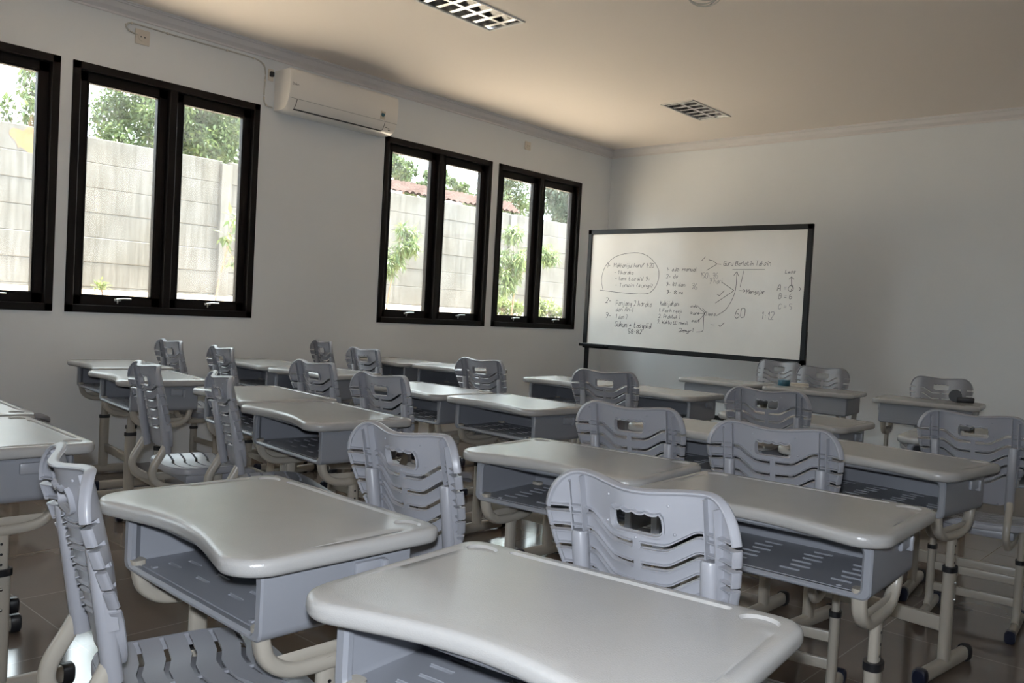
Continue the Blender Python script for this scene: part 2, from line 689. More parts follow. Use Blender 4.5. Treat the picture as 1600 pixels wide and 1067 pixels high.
def make_desk():
    root = empty('school_desk')
    # top with rounded rim, pen groove, two cup recesses, side grooves
    OUT = resample(desk_outline(), 150)
    rim = inset(OUT, .012)

    def circ(cx, cy, rx, ry, n=20):
        return [(cx + rx * math.cos(2 * PI * k / n), cy + ry * math.sin(2 * PI * k / n)) for k in range(n)]
    feats = []
    for s in (-1, 1):
        feats.append((circ(s * .272, .182, .033, .026), circ(s * .272, .182, .029, .022), .005))
        o = [(s * .309, -.11), (s * .303, .02), (s * .297, .142), (s * .309, .146), (s * .3115, .02)]
        i_ = [(s * .308, -.07), (s * .3055, .02), (s * .3005, .138), (s * .306, .141), (s * .3085, .02)]
        feats.append((densify(o, .02), densify(i_, .02), .0028))
    feats.append((rrect(.44, .017, .008, 4, 0, .203), rrect(.432, .010, .0045, 4, 0, .203), .005))
    loops = [a for a, b, c in feats] + [b for a, b, c in feats]
    vs, fs = cdt(rim, loops, .028)
    bm = bmesh.new()
    zt = DH

    def hz(x, y):
        for a, b, c in feats:
            if inside(b, x, y) or dist_poly(b, x, y) < 1e-4:
                return zt - c
        return zt
    V = [bm.verts.new((x, y, hz(x, y))) for x, y in vs]
    for fc in fs:
        bm.faces.new([V[i] for i in fc])
    ring = V[:len(rim)]
    for (dd, dz) in ((.0085, .001), (.004, .0035), (.001, .008), (0, .013), (0, .022), (.002, .028), (.006, .032), (.012, .0335)):
        poly = inset(OUT, dd)
        nr = [bm.verts.new((x, y, zt - dz)) for x, y in poly]
        for k in range(len(nr)):
            bm.faces.new((ring[k], nr[k], nr[(k + 1) % len(nr)], ring[(k + 1) % len(nr)]))
        ring = nr
    bm.faces.new(ring[::-1])
    mesh_obj('desk_top', bm, 'top', root, angle=50)
    # book box: open at the sitter's side
    zc = .645
    bw, bh = .585, .138
    y0, y1 = -.165, .175
    bm = bmesh.new()
    po = rrect(bw, bh, .022, 5, 0, zc)
    pi = rrect(bw - .012, bh - .012, .018, 5, 0, zc)
    pf = rrect(bw - .05, bh - .028, .016, 5, 0, zc)
    secs = [(po, y0), (po, y1), (inset(po, .008), y1 + .008)]
    R = [[bm.verts.new((x, yy, z)) for x, z in P] for P, yy in secs]
    R2 = [[bm.verts.new((x, yy, z)) for x, z in P] for P, yy in ((inset(pf, -.006), y0 - .004), (pf, y0 + .002), (pf, y0 + .012), (pi, y0 + .03), (pi, y1 - .004))]
    n = len(po)
    for q in (R, R2):
        for i in range(len(q) - 1):
            for k in range(n):
                bm.faces.new((q[i][k], q[i][(k + 1) % n], q[i + 1][(k + 1) % n], q[i + 1][k]))
    Rm = [bm.verts.new((x, y0 - .004, z)) for x, z in inset(po, .004)]
    for k in range(n):
        bm.faces.new((R[0][k], R[0][(k + 1) % n], Rm[(k + 1) % n], Rm[k]))
        bm.faces.new((Rm[k], Rm[(k + 1) % n], R2[0][(k + 1) % n], R2[0][k]))
    bm.faces.new(R[2][::-1])
    bm.faces.new(R2[-1])
    for z in (.605, .685):
        box(bm, (0, y1 + .009, z), (.54, .004, .003), 0)
    mesh_obj('book_box', bm, 'box', root, angle=40)
    # slatted floor of the box, slots cut through
    holes = []
    for i, cx in enumerate((-.20, -.07, .07, .20)):
        for k in range(6):
            holes.append(rrect(.050, .006, .0025, 2, cx + (k % 2) * .012, -.095 + k * .042))
    vs, fs = cdt(densify(rrect(bw - .02, .315, .01, 3, 0, .01), .04), [], .05, holes)
    bm = bmesh.new()
    shell(bm, vs, fs, lambda x, y: (x, y, .5905), lambda x, y: (x, y, .5865))
    for h_ in holes:
        cx = sum(p[0] for p in h_) / len(h_)
        cy = sum(p[1] for p in h_) / len(h_)
        box(bm, (cx, cy + .0045, .5918), (.052, .003, .003), .0008, 1)
    for cx in (-.21, .21):
        box(bm, (cx, -.135, .592), (.012, .012, .004), .001)
    mesh_obj('shelf_floor', bm, 'box', root, angle=30)
    # small hooks on both side walls
    for s in (1,):
        bm = bmesh.new()
        box(bm, (s * (bw / 2 + .005), .070, .677), (.012, .075, .034), .005)
        box(bm, (s * (bw / 2 + .010), .10, .672), (.018, .014, .040), .004)
        mesh_obj('bag_hook', bm, 'hook', root)
    for s in (-1, 1):
        x = s * .262
        bm = bmesh.new()
        path = [(x, -.15, .60), (x, -.148, .575), (x, -.135, .535), (x, -.10, .508), (x, -.05, .498), (x, .05, .498), (x, .10, .508), (x, .135, .535), (x, .148, .575), (x, .15, .60)]
        tube(bm, smooth_path(path, 5), .017, .0155, up=(1, 0, 0), n=14, p=3)
        tube(bm, [(x, -.115, .522), (x, .115, .522)], .004, .012, up=(1, 0, 0), n=8)
        mesh_obj('bracket', bm, 'steel', root)
        bm = bmesh.new()
        tube(bm, [(x, 0, .51), (x, 0, .34)], .0135, .022, up=(1, 0, 0), n=16, p=2.6)
        inner = mesh_obj('leg', bm, 'steel', root)
        for z in (.46, .43, .40):
            bm = bmesh.new()
            tube(bm, [(x + s * .0125, 0, z), (x + s * .0145, 0, z)], .004, up=(0, 0, 1), n=8)
            mesh_obj('bolt_hole', bm, 'black', inner)
        bm = bmesh.new()
        tube(bm, [(x, 0, .375), (x, 0, .045)], .019, .029, up=(1, 0, 0), n=18, p=2.6)
        sl_ = mesh_obj('leg_sleeve', bm, 'steel', root)
        bm = bmesh.new()
        tube(bm, [(x, 0, .366), (x, 0, .368), (x, 0, .384), (x, 0, .386)], .0225, .033, up=(1, 0, 0), n=18, p=2.6)
        mesh_obj('collar', bm, 'black', sl_)
        for z in (.33, .27):
            bm = bmesh.new()
            bmesh.ops.create_uvsphere(bm, u_segments=8, v_segments=6, radius=.006, matrix=Matrix.Translation((x + s * .02, 0, z)))
            mesh_obj('bolt', bm, 'bolt', sl_)
        bm = bmesh.new()
        tube(bm, [(x, -.19, .032), (x, .19, .032)], .019, .026, up=(1, 0, 0), n=16, p=2.6)
        ft = mesh_obj('foot', bm, 'steel', root)
        for e in (-1, 1):
            bm = bmesh.new()
            tube(bm, [(x, e * .178, .031), (x, e * .18, .031), (x, e * .207, .031), (x, e * .212, .031)], .0235, .031, up=(1, 0, 0), n=16, p=3, scales=[.96, 1, 1, .8])
            mesh_obj('end_cap', bm, 'navy' if e < 0 else 'black', ft)
    mesh_obj('crossbar', bx((0, .012, .17), (.50, .025, .052), .004), 'steel', root)
    return root


# ------------------------------------------------------------------ chair
CZ = .54


def wing(u_, v):
    """forward offset of the back: dished in the middle, edges curling backward"""
    k = .45 + .55 * min(1, max(0, v / .2))
    a = abs(u_)
    if a <= .132:
        g = .034 * math.sin(PI / 2 * a / .132) ** 2
    else:
        g = .034 - .036 * ((a - .132) / .068) ** 1.6
    return g * k


def bmap(u_, v, off=0.0):
    """point on the backrest, off > 0 towards the sitter"""
    y = -.205 - .085 * (v / .37) + wing(u_, v)
    sl1 = (wing(u_ + .004, v) - wing(u_ - .004, v)) / .008
    nrm = Vector((-sl1, 1, .2)).normalized()
    return Vector((u_, y, CZ + .97 * v)) + nrm * off


def back_outline():
    P = []
    for k in range(21):
        t = k / 20
        P.append((t * .135, .372 - .010 * (1 + math.cos(PI * t)) / 2))
    for k in range(1, 11):
        a = PI / 2 * (1 - k / 10)
        P.append((.135 + .065 * math.cos(a), .282 + .09 * math.sin(a)))
    for k in range(1, 13):
        t = k / 12
        P.append((.2 - .02 * t - .03 * t ** 3, .282 - .18 * t))
    for k in range(1, 9):
        a = -PI / 2 * k / 8
        P.append((.09 + .06 * math.cos(a), .102 + .10 * math.sin(a)))
    return P


VROWS = [.292, .252, .212, .172, .132]


def vline(s, v0):
    return [(s * .008, v0 - .036), (s * .05, v0 - .036), (s * .06, v0 - .033), (s * .105, v0 - .003), (s * .115, v0), (s * .128, v0)]


def make_chair():
    root = empty('school_chair')
    half = back_outline()
    NH, ND = .0042, .034

    def edge_u(v):
        """outer half width of the back at height v, below the shoulder"""
        for (p, q) in zip(half, half[1:]):
            if q[1] <= v <= p[1] and p[0] > .14 and p[1] > q[1]:
                return p[0] + (q[0] - p[0]) * (p[1] - v) / (p[1] - q[1])
        return .14
    # top, shoulders, sides cut by square notches where the slots run out, bottom
    Q = [p for p in half if p[1] > VROWS[0] + .012 and (p[1] > .2)]
    bands = []
    last = VROWS[0] + .012
    for v0 in VROWS:
        a_, b_ = v0 - .002 + NH, v0 - .002 - NH
        seg = [last - (last - a_) * k / 4 for k in range(5)]
        bands.append([(edge_u(v), v) for v in seg])
        Q += bands[-1] + [(edge_u(a_) - ND, a_), (edge_u(b_) - ND, b_)]
        last = b_
    tail = [(edge_u(last), last)] + [p for p in half if p[1] < last - .004]
    Q += tail
    dense = half
    outer = Q + [(-x, y_) for x, y_ in Q[::-1] if x > 1e-6]
    outer = outer[::-1]
    holes = []
    # hand hole with a wavy upper edge
    hp = []
    for k in range(17):
        t = k / 16
        hp.append((-.044 + .088 * t, .318 + .004 * abs(math.sin(PI * 4 * t)) ** .7 * -1 + .004))
    hp += [(.049, .314), (.05, .300), (.049, .287), (.044, .281), (.036, .279), (-.036, .279), (-.044, .281), (-.049, .287), (-.05, .300), (-.049, .314)]
    holes.append(hp)
    for v0 in VROWS:
        for s in (-1, 1):
            pl_ = densify(vline(s, v0), .02, closed=False)
            holes.append(ribbon2d(pl_, .0095))
    vs, fs = cdt(outer, [], .012, holes)
    bm = bmesh.new()
    shell(bm, vs, fs, lambda a, b: bmap(a, b, .0025), lambda a, b: bmap(a, b, -.0025))

    def rib(pl_, wdt, d0, d1, closed=False, taper=1.0):
        """raised strip along a 2D line from depth d0 to d1"""
        n = len(pl_)
        rings = []
        for i in range(n):
            if closed:
                a, b = Vector(pl_[i - 1]), Vector(pl_[(i + 1) % n])
            else:
                a, b = Vector(pl_[max(0, i - 1)]), Vector(pl_[min(n - 1, i + 1)])
            t = (b - a).normalized()
            nn = Vector((-t.y, t.x)) * wdt / 2
            p = Vector(pl_[i])
            q1, q2 = p + nn, p - nn
            rings.append([bm.verts.new(bmap(q1.x, q1.y, d0)), bm.verts.new(bmap(q2.x, q2.y, d0)), bm.verts.new(bmap(q2.x, q2.y, d1)), bm.verts.new(bmap(q1.x, q1.y, d1))])
        for i in range(n if closed else n - 1):
            A_, B_ = rings[i], rings[(i + 1) % n]
            for k in range(4):
                bm.faces.new((A_[k], A_[(k + 1) % 4], B_[(k + 1) % 4], B_[k]))
        if not closed:
            bm.faces.new(rings[0][::-1])
            bm.faces.new(rings[-1])
    # rim flange: a lip along the top that grows into a deep forward band at the wings
    head = [p for p in half if p[1] > VROWS[0] + .012] + bands[0]
    full = [(-x, y_) for x, y_ in head[::-1] if x > 1e-6] + head

    def band(pl_, depth):
        n = len(pl_)
        rings = []
        for i in range(n):
            a_, b_ = Vector(pl_[max(0, i - 1)]), Vector(pl_[min(n - 1, i + 1)])
            t = (b_ - a_).normalized()
            nn = Vector((-t.y, t.x))
            p = Vector(pl_[i])
            dp = depth(pl_[i])
            if nn.dot(Vector((0, .15)) - p) > 0:
                nn = -nn
            pro = ((.0, -.011), (.0022, -.009), (.0035, 0), (.0035, dp * .6), (.002, dp), (-.0015, dp + .0015), (-.004, dp - .001), (-.0045, dp * .5), (-.004, -.009))
            rings.append([bm.verts.new(bmap(p.x + nn.x * w_, p.y + nn.y * w_, d_)) for w_, d_ in pro])
        m_ = len(rings[0])
        for i in range(n - 1):
            for k in range(m_):
                bm.faces.new((rings[i][k], rings[i][(k + 1) % m_], rings[i + 1][(k + 1) % m_], rings[i + 1][k]))
        bm.faces.new(rings[0][::-1])
        bm.faces.new(rings[-1])

    def dep(p):
        return .0075
    band(full, dep)
    for sg in bands[1:] + [tail[:8]]:
        for s in (1, -1):
            band([(s * x, y_) for x, y_ in sg], dep)
    # vertical ribs behind
    for s in (-1, 1):
        rib([(s * .130, .366 - .30 * k / 14) for k in range(15)], .0035, -.020, .001)
        rib([(s * .160, .352 - .26 * k / 14) for k in range(15)], .0035, -.018, .001)
        for v0 in VROWS:
            for dv in (.0075, -.0075):
                rib([(s * .132, v0 + dv), (s * (edge_u(v0 + dv) - .02), v0 + dv), (s * (edge_u(v0 + dv) - .003), v0 + dv)], .0025, -.012, .001)
    # lips along the slots
    for v0 in VROWS:
        for s in (-1, 1):
            for dv in (.0066, -.0066):
                rib([(x, y_ + dv) for x, y_ in densify(vline(s, v0), .02, closed=False)], .0022, -.009, .001)
    # collar of the hand hole
    cx_, cy_ = 0, .300
    grown = [((x - cx_) * 1.05 + cx_, (y_ - cy_) * 1.1 + cy_) for x, y_ in hp]
    rib(grown, .0035, -.012, .001, closed=True)
    for (a, b) in ((-.062, .34), (.062, .34), (-.07, .285), (.0, .268), (.07, .285)):
        bmesh.ops.create_uvsphere(bm, u_segments=6, v_segments=5, radius=.003, matrix=Matrix.Translation(bmap(a, b, -.003)))
    back = mesh_obj('backrest', bm, 'chair', root, angle=40)
    # plastic sockets behind the back that take the frame tubes
    for s in (-1, 1):
        bm = bmesh.new()
        p0, p1 = bmap(s * .143, .25, -.017), bmap(s * .135, -.005, -.020)
        tube(bm, [p0 + Vector((0, 0, .003)), p0, p0.lerp(p1, .5), p1], .0165, .0165, up=(1, 0, 0), n=14, p=2.4, scales=[.85, 1, 1, 1.05])
        mesh_obj('socket', bm, 'chair', back)
        bm = bmesh.new()
        x = s * .137
        path = [tuple(bmap(x, .03, -.020)), (x, -.232, .53), (x, -.262, .475), (x, -.262, .43), (x, -.225, .395), (x, -.15, .38), (x, .0, .385), (x, .12, .395)]
        tube(bm, smooth_path(path, 6), .013, .0165, up=(1, 0, 0), n=14, p=2.6)
        mesh_obj('back_tube', bm, 'steel', root)
    # seat with chevron slots and notched sides
    SW, SD = .385, .375
    so_ = densify(rrect(SW, SD, .075, 8), .03)
    holes = []
    for k in range(5):
        yy = -.105 + k * .052
        for s in (-1, 1):
            pl_ = [(s * .006, yy - .018), (s * .05, yy - .014), (s * .10, yy + .004), (s * .16, yy + .012), (s * .186, yy + .012)]
            holes.append(ribbon2d(densify(pl_, .02, closed=False), .0105))

    def sz(x, y_):
        z = .452 + .016 * (abs(x) / .19) ** 2.5 * (1 if y_ < .05 else max(0, 1 - (y_ - .05) / .15))
        z += .012 * max(0, (-y_ - .10) / .09) ** 2
        z -= .030 * max(0, (y_ - .09) / .1) ** 2
        return z
    vs, fs = cdt(so_, [], .02, holes)
    bm = bmesh.new()
    shell(bm, vs, fs, lambda a, b: (a, b, sz(a, b)), lambda a, b: (a, b, sz(a, b) - .006))
    n = len(so_)
    o2 = so_
    rg = []
    for dd, dz in ((.004, .003), (0, 0), (-.003, -.006), (-.002, -.024), (.004, -.026), (.006, -.005)):
        P = inset(o2, dd)
        rg.append([bm.verts.new((P[i][0], P[i][1], sz(*o2[i]) + dz - .003)) for i in range(n)])
    for i in range(len(rg) - 1):
        for k in range(n):
            bm.faces.new((rg[i][k], rg[i][(k + 1) % n], rg[i + 1][(k + 1) % n], rg[i + 1][k]))
    seat = mesh_obj('seat', bm, 'chair', root, angle=40)
    mesh_obj('seat_support', bx((0, 0, .413), (.30, .26, .035), .008), 'chair', root)
    for s in (-1, 1):
        x = s * .165
        bm = bmesh.new()
        tube(bm, [(x, 0, .43), (x, 0, .24)], .012, .020, up=(1, 0, 0), n=14, p=2.6)
        mesh_obj('leg', bm, 'steel', root)
        bm = bmesh.new()
        tube(bm, smooth_path([(x, 0, .29), (x, 0, .16), (x, -.002, .07), (x, -.03, .035)], 5), .0155, .024, up=(1, 0, 0), n=14, p=2.6)
        sl_ = mesh_obj('leg_sleeve', bm, 'steel', root)
        bm = bmesh.new()
        tube(bm, [(x, 0, .282), (x, 0, .284), (x, 0, .298), (x, 0, .30)], .019, .028, up=(1, 0, 0), n=14, p=2.6)
        mesh_obj('collar', bm, 'black', sl_)
        bm = bmesh.new()
        tube(bm, [(x, -.165, .026), (x, .165, .026)], .0155, .021, up=(1, 0, 0), n=14, p=2.6)
        ft = mesh_obj('foot', bm, 'steel', root)
        for e in (-1, 1):
            bm = bmesh.new()
            tube(bm, [(x, e * .15, .026), (x, e * .152, .026), (x, e * .182, .026), (x, e * .187, .026)], .020, .026, up=(1, 0, 0), n=14, p=3, scales=[.96, 1, 1, .8])
            mesh_obj('end_cap', bm, 'navy', ft)
    for z in (.21, .12):
        mesh_obj('crossbar', bx((0, .004, z), (.315, .018, .034), .003), 'steel', root)
    return root


desk0 = make_desk()
chair0 = make_chair()
DESKS = [
    ('A', 4.318, 1.029, -.023, 'large foreground desk with its book box open beside the edge-on chair'),
    ('B', 5.114, 1.041, .107, 'nearest desk at the bottom of the picture, cut off by its lower edge'),
    ('C1', 4.260, 2.237, 0.090, 'desk just behind the big foreground chair back, left one of its pair'),
    ('C2', 4.972, 2.188, .041, 'desk right of the big foreground chair, slotted book box floor in view'),
    ('D1', 4.851, 3.351, -.108, 'desk behind two side by side chair backs, bag hook on its dark side'),
    ('D0', 4.14, 3.373, 0, 'desk hidden behind two side by side chair backs, only a strip showing'),
    ('E', 4.105, 4.253, .017, 'desk half hidden by the chair back standing below the blue tape roll'),
    ('M', 4.979, 4.29, .1, 'desk at the right picture edge almost wholly hidden by the dark chair back'),
    ('F1', 2.232, 4.85, .05, 'desk nearest the board leg, left one of the pair in front of the whiteboard'),
    ('F2', 2.945, 4.853, .04, 'desk below the whiteboard, right one of its pair, partly behind a chair back'),
    ('G1', 2.316, 3.337, .01, 'brightly lit desk behind a chair back in the middle row, left one of its pair'),
    ('G2', 3.012, 3.338, -.06, 'desk in the middle of the room with a shining top, right one of its pair'),
    ('H1', .35, 4.80, 0, 'narrow looking desk under the far windows, left one of the farthest pair by the wall'),
    ('H2', 1.035, 4.852, .05, 'desk under the far windows in front of the dark lone chair back'),
    ('I1', .45, 3.45, .03, 'desk against the window wall behind the two far left chairs, left one of its pair'),
    ('I2', 1.16, 3.46, .12, 'desk by the window wall behind the two far left chairs, right one of its pair'),
    ('J1', .467, 2.399, -.111, 'desk touching the window wall at left, farther one of two overlapping white tops'),
    ('J2', 1.250, 2.211, -.139, 'desk with empty dark book box behind the chair whose seat is in view'),
    ('K1', 2.262, 2.310, -.115, 'desk between two edge-on chairs, mostly covered by its neighbour, left one of its pair'),
    ('K2', 2.966, 2.160, -.106, 'desk with a wavy shining front edge and open book box behind the large foreground desk'),
    ('L1', 2.272, .955, -.06, 'desk corner peeping in at the left picture edge, the farther of two'),
    ('L2', 2.978, .875, -.046, 'desk cut by the left picture edge, pen groove in view, nearer of two'),
    ('T1', 2.613, 6.364, 3.10, 'desk turned to face the class right under the middle of the whiteboard'),
    ('T2', 3.320, 6.40, 3.24, 'desk facing the class with a blue tape roll and cream box on it'),
    ('T3', 4.132, 6.415, 3.275, 'desk facing the class standing alone by the bare wall with a black gadget on it'),
]
CHAIRS = [
    ('c20', 4.392, 0.878, -0.190, 'grey plastic chair seen edge-on at far left, tucked under the large foreground desk'),
    ('c12', 5.063, 1.603, 0.054, 'grey chair with the largest back in the foreground, wavy hand hole, near the middle right'),
    ('c11', 4.349, 1.661, 0.013, 'grey chair back standing right behind the far edge of the left foreground desk'),
    ('c13', 4.218, 2.762, 0.200, 'chair back behind the long paired desks, left one of the two side by side'),
    ('c14', 4.762, 2.735, 0.190, 'chair back behind the long paired desks, right one of the two side by side'),
    ('c16', 5.033, 4.009, 0.087, 'dark shaded chair cut by the right picture edge, its seat and legs in view'),
    ('c15', 4.088, 4.114, 0.191, 'chair back standing in front of the two desks with blue tape roll'),
    ('c10', 3.039, 4.227, 0.259, 'dark chair back directly below the left leg of the whiteboard'),
    ('c9', 2.220, 4.117, 0.078, 'dark lone chair back below the farther window pair, its hand hole shining'),
    ('c8', 3.013, 2.688, 0.008, 'chair back in the middle between two desk pairs, nearer one of two'),
    ('c7', 2.318, 2.828, -0.001, 'chair back in the middle between two desk pairs, farther left one of two'),
    ('c3', 2.378, 1.953, -0.137, 'chair seen from the side with its lit slatted seat and bent tubes in view'),
    ('c4', 2.954, 1.988, -0.286, 'chair seen edge-on just right of the chair with the lit slatted seat'),
    ('c1', 0.545, 2.956, -0.037, 'small far chair back by the window wall, leftmost of the far row'),
    ('c2', 1.246, 2.941, -0.136, 'small far chair back by the window wall, second from left of the far row'),
    ('c5', 0.438, 4.256, -0.207, 'smallest chair back under the gap between the window pairs, leftmost of two'),
    ('c6', 1.267, 3.984, -0.046, 'small chair back under the gap between the window pairs, right one of two'),
    ('c17', 2.669, 6.976, 3.222, 'chair facing the class behind the leftmost front desk at the board corner'),
    ('c18', 3.285, 6.492, 3.339, 'chair facing the class behind the desk that carries the blue tape roll'),
    ('c19', 4.184, 6.387, 3.311, 'chair facing the class alone before the bare wall at the right'),
    ('c21', .36, 1.80, 0, 'chair of which only the pale seat corner shows beyond the left edge desks'),
]


def spread(proto, items, cat, group):
    first = True
    out = {}
    for k, x, y, rz, lab in items:
        o = proto if first else copy_tree(proto)
        first = False
        o.location = (x, y, 0)
        o.rotation_euler = (0, 0, rz)
        tag(o, lab, cat, group)
        out[k] = o
    return out


spread(desk0, DESKS, 'desk', 'grey plastic school desks in the classroom')
spread(chair0, CHAIRS, 'chair', 'grey plastic school chairs in the classroom')
#--DETAILS--
# ------------------------------------------------------------------ air conditioner
def at(bm, x, y, z):
    bmesh.ops.translate(bm, verts=bm.verts, vec=(x, y, z))
    return bm


root = tag(empty('air_conditioner', (0, 4.25, 2.66)), 'white wall mounted air conditioner between the window pairs under the cornice', 'air conditioner')
prof = [(.002, 0), (.10, -.004), (.145, .004), (.185, .035), (.208, .085), (.217, .13), (.221, .2), (.218, .29), (.208, .308), (.19, .314), (.002, .314)]
sp = [prof[0]] + [(p.x, p.y) for p in smooth_path([(a, b, 0) for a, b in prof[1:-1]], 4)] + [prof[-1]]
bm = bmesh.new()
L = .535
rings = []
for yy, k in ((-L, .97), (-L + .012, 1), (L - .012, 1), (L, .97)):
    rings.append([bm.verts.new((a * k, yy, .157 + (b - .157) * k)) for a, b in sp])
n = len(sp)
for i in range(3):
    for k in range(n):
        bm.faces.new((rings[i][k], rings[i][(k + 1) % n], rings[i + 1][(k + 1) % n], rings[i + 1][k]))
bm.faces.new(rings[0][::-1])
bm.faces.new(rings[-1])
mesh_obj('body', bm, 'ac', root, angle=40)


def surf(k, off=.0):
    """point on the casing profile at z = k"""
    for (a, b), (c, d) in zip(sp[1:-1], sp[2:-1]):
        if b <= k <= d and d > b and a > .09:
            t = (k - b) / (d - b)
            return a + (c - a) * t + off
    return .1


def strip(bm, z0, z1, ya, yb, off, n=6):
    prev = None
    for i in range(n + 1):
        z = z0 + (z1 - z0) * i / n
        x = surf(z) + off
        cur = [bm.verts.new((x, ya, z)), bm.verts.new((x, yb, z)), bm.verts.new((x - .006, yb, z)), bm.verts.new((x - .006, ya, z))]
        if prev:
            for k in range(4):
                bm.faces.new((prev[k], prev[(k + 1) % 4], cur[(k + 1) % 4], cur[k]))
        else:
            bm.faces.new(cur[::-1])
        prev = cur
    bm.faces.new(prev)


bm = bmesh.new()
strip(bm, .018, .085, -.46, .40, .003)
mesh_obj('louvre_flap', bm, 'ac', root)
bm = bmesh.new()
strip(bm, .010, .018, -.465, .405, .0012, 2)
strip(bm, .020, .086, -.466, -.461, .0012, 5)
strip(bm, .020, .086, .401, .406, .0012, 5)
mesh_obj('air_slot', bm, 'acdark', root)
bm = bmesh.new()
strip(bm, .087, .0885, -.53, .53, .0012, 1)
mesh_obj('panel_seam', bm, 'gutter', root)
bm = bmesh.new()
strip(bm, .10, .165, .345, .395, .0022, 3)
mesh_obj('energy_sticker', bm, 'cream', root)
bm = bmesh.new()
tube(bm, [(surf(.135) - .002, .37, .138), (surf(.135) + .0035, .37, .138)], .018, up=(0, 0, 1), n=16)
mesh_obj('sticker_disc', bm, 'blue', root)
bm = bmesh.new()
for a, b in ((.045, .43), (.03, .47), (.04, .46)):
    box(bm, (surf(a) + .001, b, a), (.004, .02, .004))
mesh_obj('display_mark', bm, 'gutter', root)

AC_ROOT = root
# ------------------------------------------------------------------ sockets and cable on the window wall


def socket(y_, z_, lab, s=.085):
    r_ = tag(empty('wall_socket', (0, y_, z_)), lab, 'socket')
    mesh_obj('plate', bx((.006, 0, 0), (.012, s, s), .004), 'socket', r_)
    bm = bmesh.new()
    tube(bm, [(.010, 0, 0), (.016, 0, 0)], s * .30, up=(0, 0, 1), n=20)
    fc = mesh_obj('socket_face', bm, 'socket', r_)
    for k in (-1, 1):
        bm = bmesh.new()
        tube(bm, [(.0155, k * s * .13, 0), (.0172, k * s * .13, 0)], s * .05, up=(0, 0, 1), n=8)
        mesh_obj('pin_hole', bm, 'acdark', fc)
    return r_


socket(2.67, 2.945, 'beige wall socket with a looped cable above the second window', .10)
socket(6.711, 2.932, 'small beige wall socket above the fourth window, without a cable', .085)
r_ = tag(empty('plug', (0, 3.675, 2.93)), 'small power plug in its plate at the left end of the air conditioner', 'plug')
mesh_obj('plate', bx((.006, 0, 0), (.012, .045, .09), .004), 'socket', r_)
mesh_obj('plug_body', bx((.022, 0, .005), (.03, .032, .04), .008), 'acdark', r_)
bm = bmesh.new()
path = smooth_path([(.008, 2.635, 2.955), (.008, 2.59, 2.962), (.008, 2.556, 2.985), (.008, 2.57, 3.012), (.008, 2.63, 3.022), (.008, 2.9, 3.020), (.008, 3.3, 3.022), (.008, 3.50, 3.022), (.008, 3.59, 3.005), (.008, 3.625, 2.95), (.008, 3.622, 2.80), (.008, 3.625, 2.72), (.008, 3.65, 2.69), (.008, 3.70, 2.685)], 6)
tube(bm, path, .0055, n=8, up=(0, 0, 1))
cb = tag(mesh_obj('power_cable', bm, 'cable'), 'grey cable clipped along the cornice from the socket to the air conditioner', 'cable')
for i in range(8, len(path) - 4, 7):
    q = path[i]
    mesh_obj('clip', bx((.008, q.y, q.z), (.014, .012, .016), .003), 'socket', cb)

# ------------------------------------------------------------------ ceiling lamps


def lamp(x, y_, lab):
    r_ = tag(empty('ceiling_lamp', (x, y_, H)), lab, 'ceiling lamp', 'recessed louvre lamps in the ceiling')
    w_, l_ = .165, .35
    bm = bmesh.new()
    for (cx, cy, sx, sy) in ((-w_ + .008, 0, .016, 2 * l_), (w_ - .008, 0, .016, 2 * l_), (0, -l_ + .008, 2 * w_, .016), (0, l_ - .008, 2 * w_, .016)):
        box(bm, (cx, cy, -.003), (sx, sy, .012), .003, 1)
    mesh_obj('frame', bm, 'lampframe', r_)
    bm = bmesh.new()
    wi, li = w_ - .016, l_ - .016
    V = [bm.verts.new(p) for p in ((-wi, -li, .0), (wi, -li, 0), (wi, li, 0), (-wi, li, 0), (-wi + .02, -li + .02, .085), (wi - .02, -li + .02, .085), (wi - .02, li - .02, .085), (-wi + .02, li - .02, .085))]
    for q in ((0, 1, 5, 4), (1, 2, 6, 5), (2, 3, 7, 6), (3, 0, 4, 7), (4, 5, 6, 7)):
        bm.faces.new([V[k] for k in q])
    mesh_obj('housing', bm, 'mirror', r_, smooth=False)
    # centre spine and lane reflectors
    for cx in (0,):
        bm = bmesh.new()
        a = [bm.verts.new((cx + dx, -li, z)) for dx, z in ((-.012, 0), (.012, 0), (.003, .05), (-.003, .05))]
        b = [bm.verts.new((cx + dx, li, z)) for dx, z in ((-.012, 0), (.012, 0), (.003, .05), (-.003, .05))]
        for k in range(4):
            bm.faces.new((a[k], a[(k + 1) % 4], b[(k + 1) % 4], b[k]))
        mesh_obj('reflector_spine', bm, 'mirror', r_, smooth=False)
    for s in (-1, 1):
        for k in range(6):
            yy = -li + (k + .5) * 2 * li / 6
            bm = bmesh.new()
            x0, x1 = (s * .012, s * wi)
            prof_ = ((-.016, 0), (.016, 0), (.003, .045), (-.003, .045))
            a = [bm.verts.new((x0, yy + d, z)) for d, z in prof_]
            b = [bm.verts.new((x1, yy + d, z)) for d, z in prof_]
            for j in range(4):
                bm.faces.new((a[j], a[(j + 1) % 4], b[(j + 1) % 4], b[j]))
            mesh_obj('cross_blade', bm, 'mirror', r_, smooth=False)
        bm = bmesh.new()
        tube(bm, [(s * .08, -li + .025, .065), (s * .08, li - .025, .065)], .013, n=12, up=(0, 0, 1))
        mesh_obj('light_tube', bm, 'ac', r_)
    return r_


lamp(1.905, 3.94, 'recessed mirror louvre lamp at the upper picture edge')
lamp(1.83, 6.945, 'recessed mirror louvre lamp nearest the whiteboard corner')

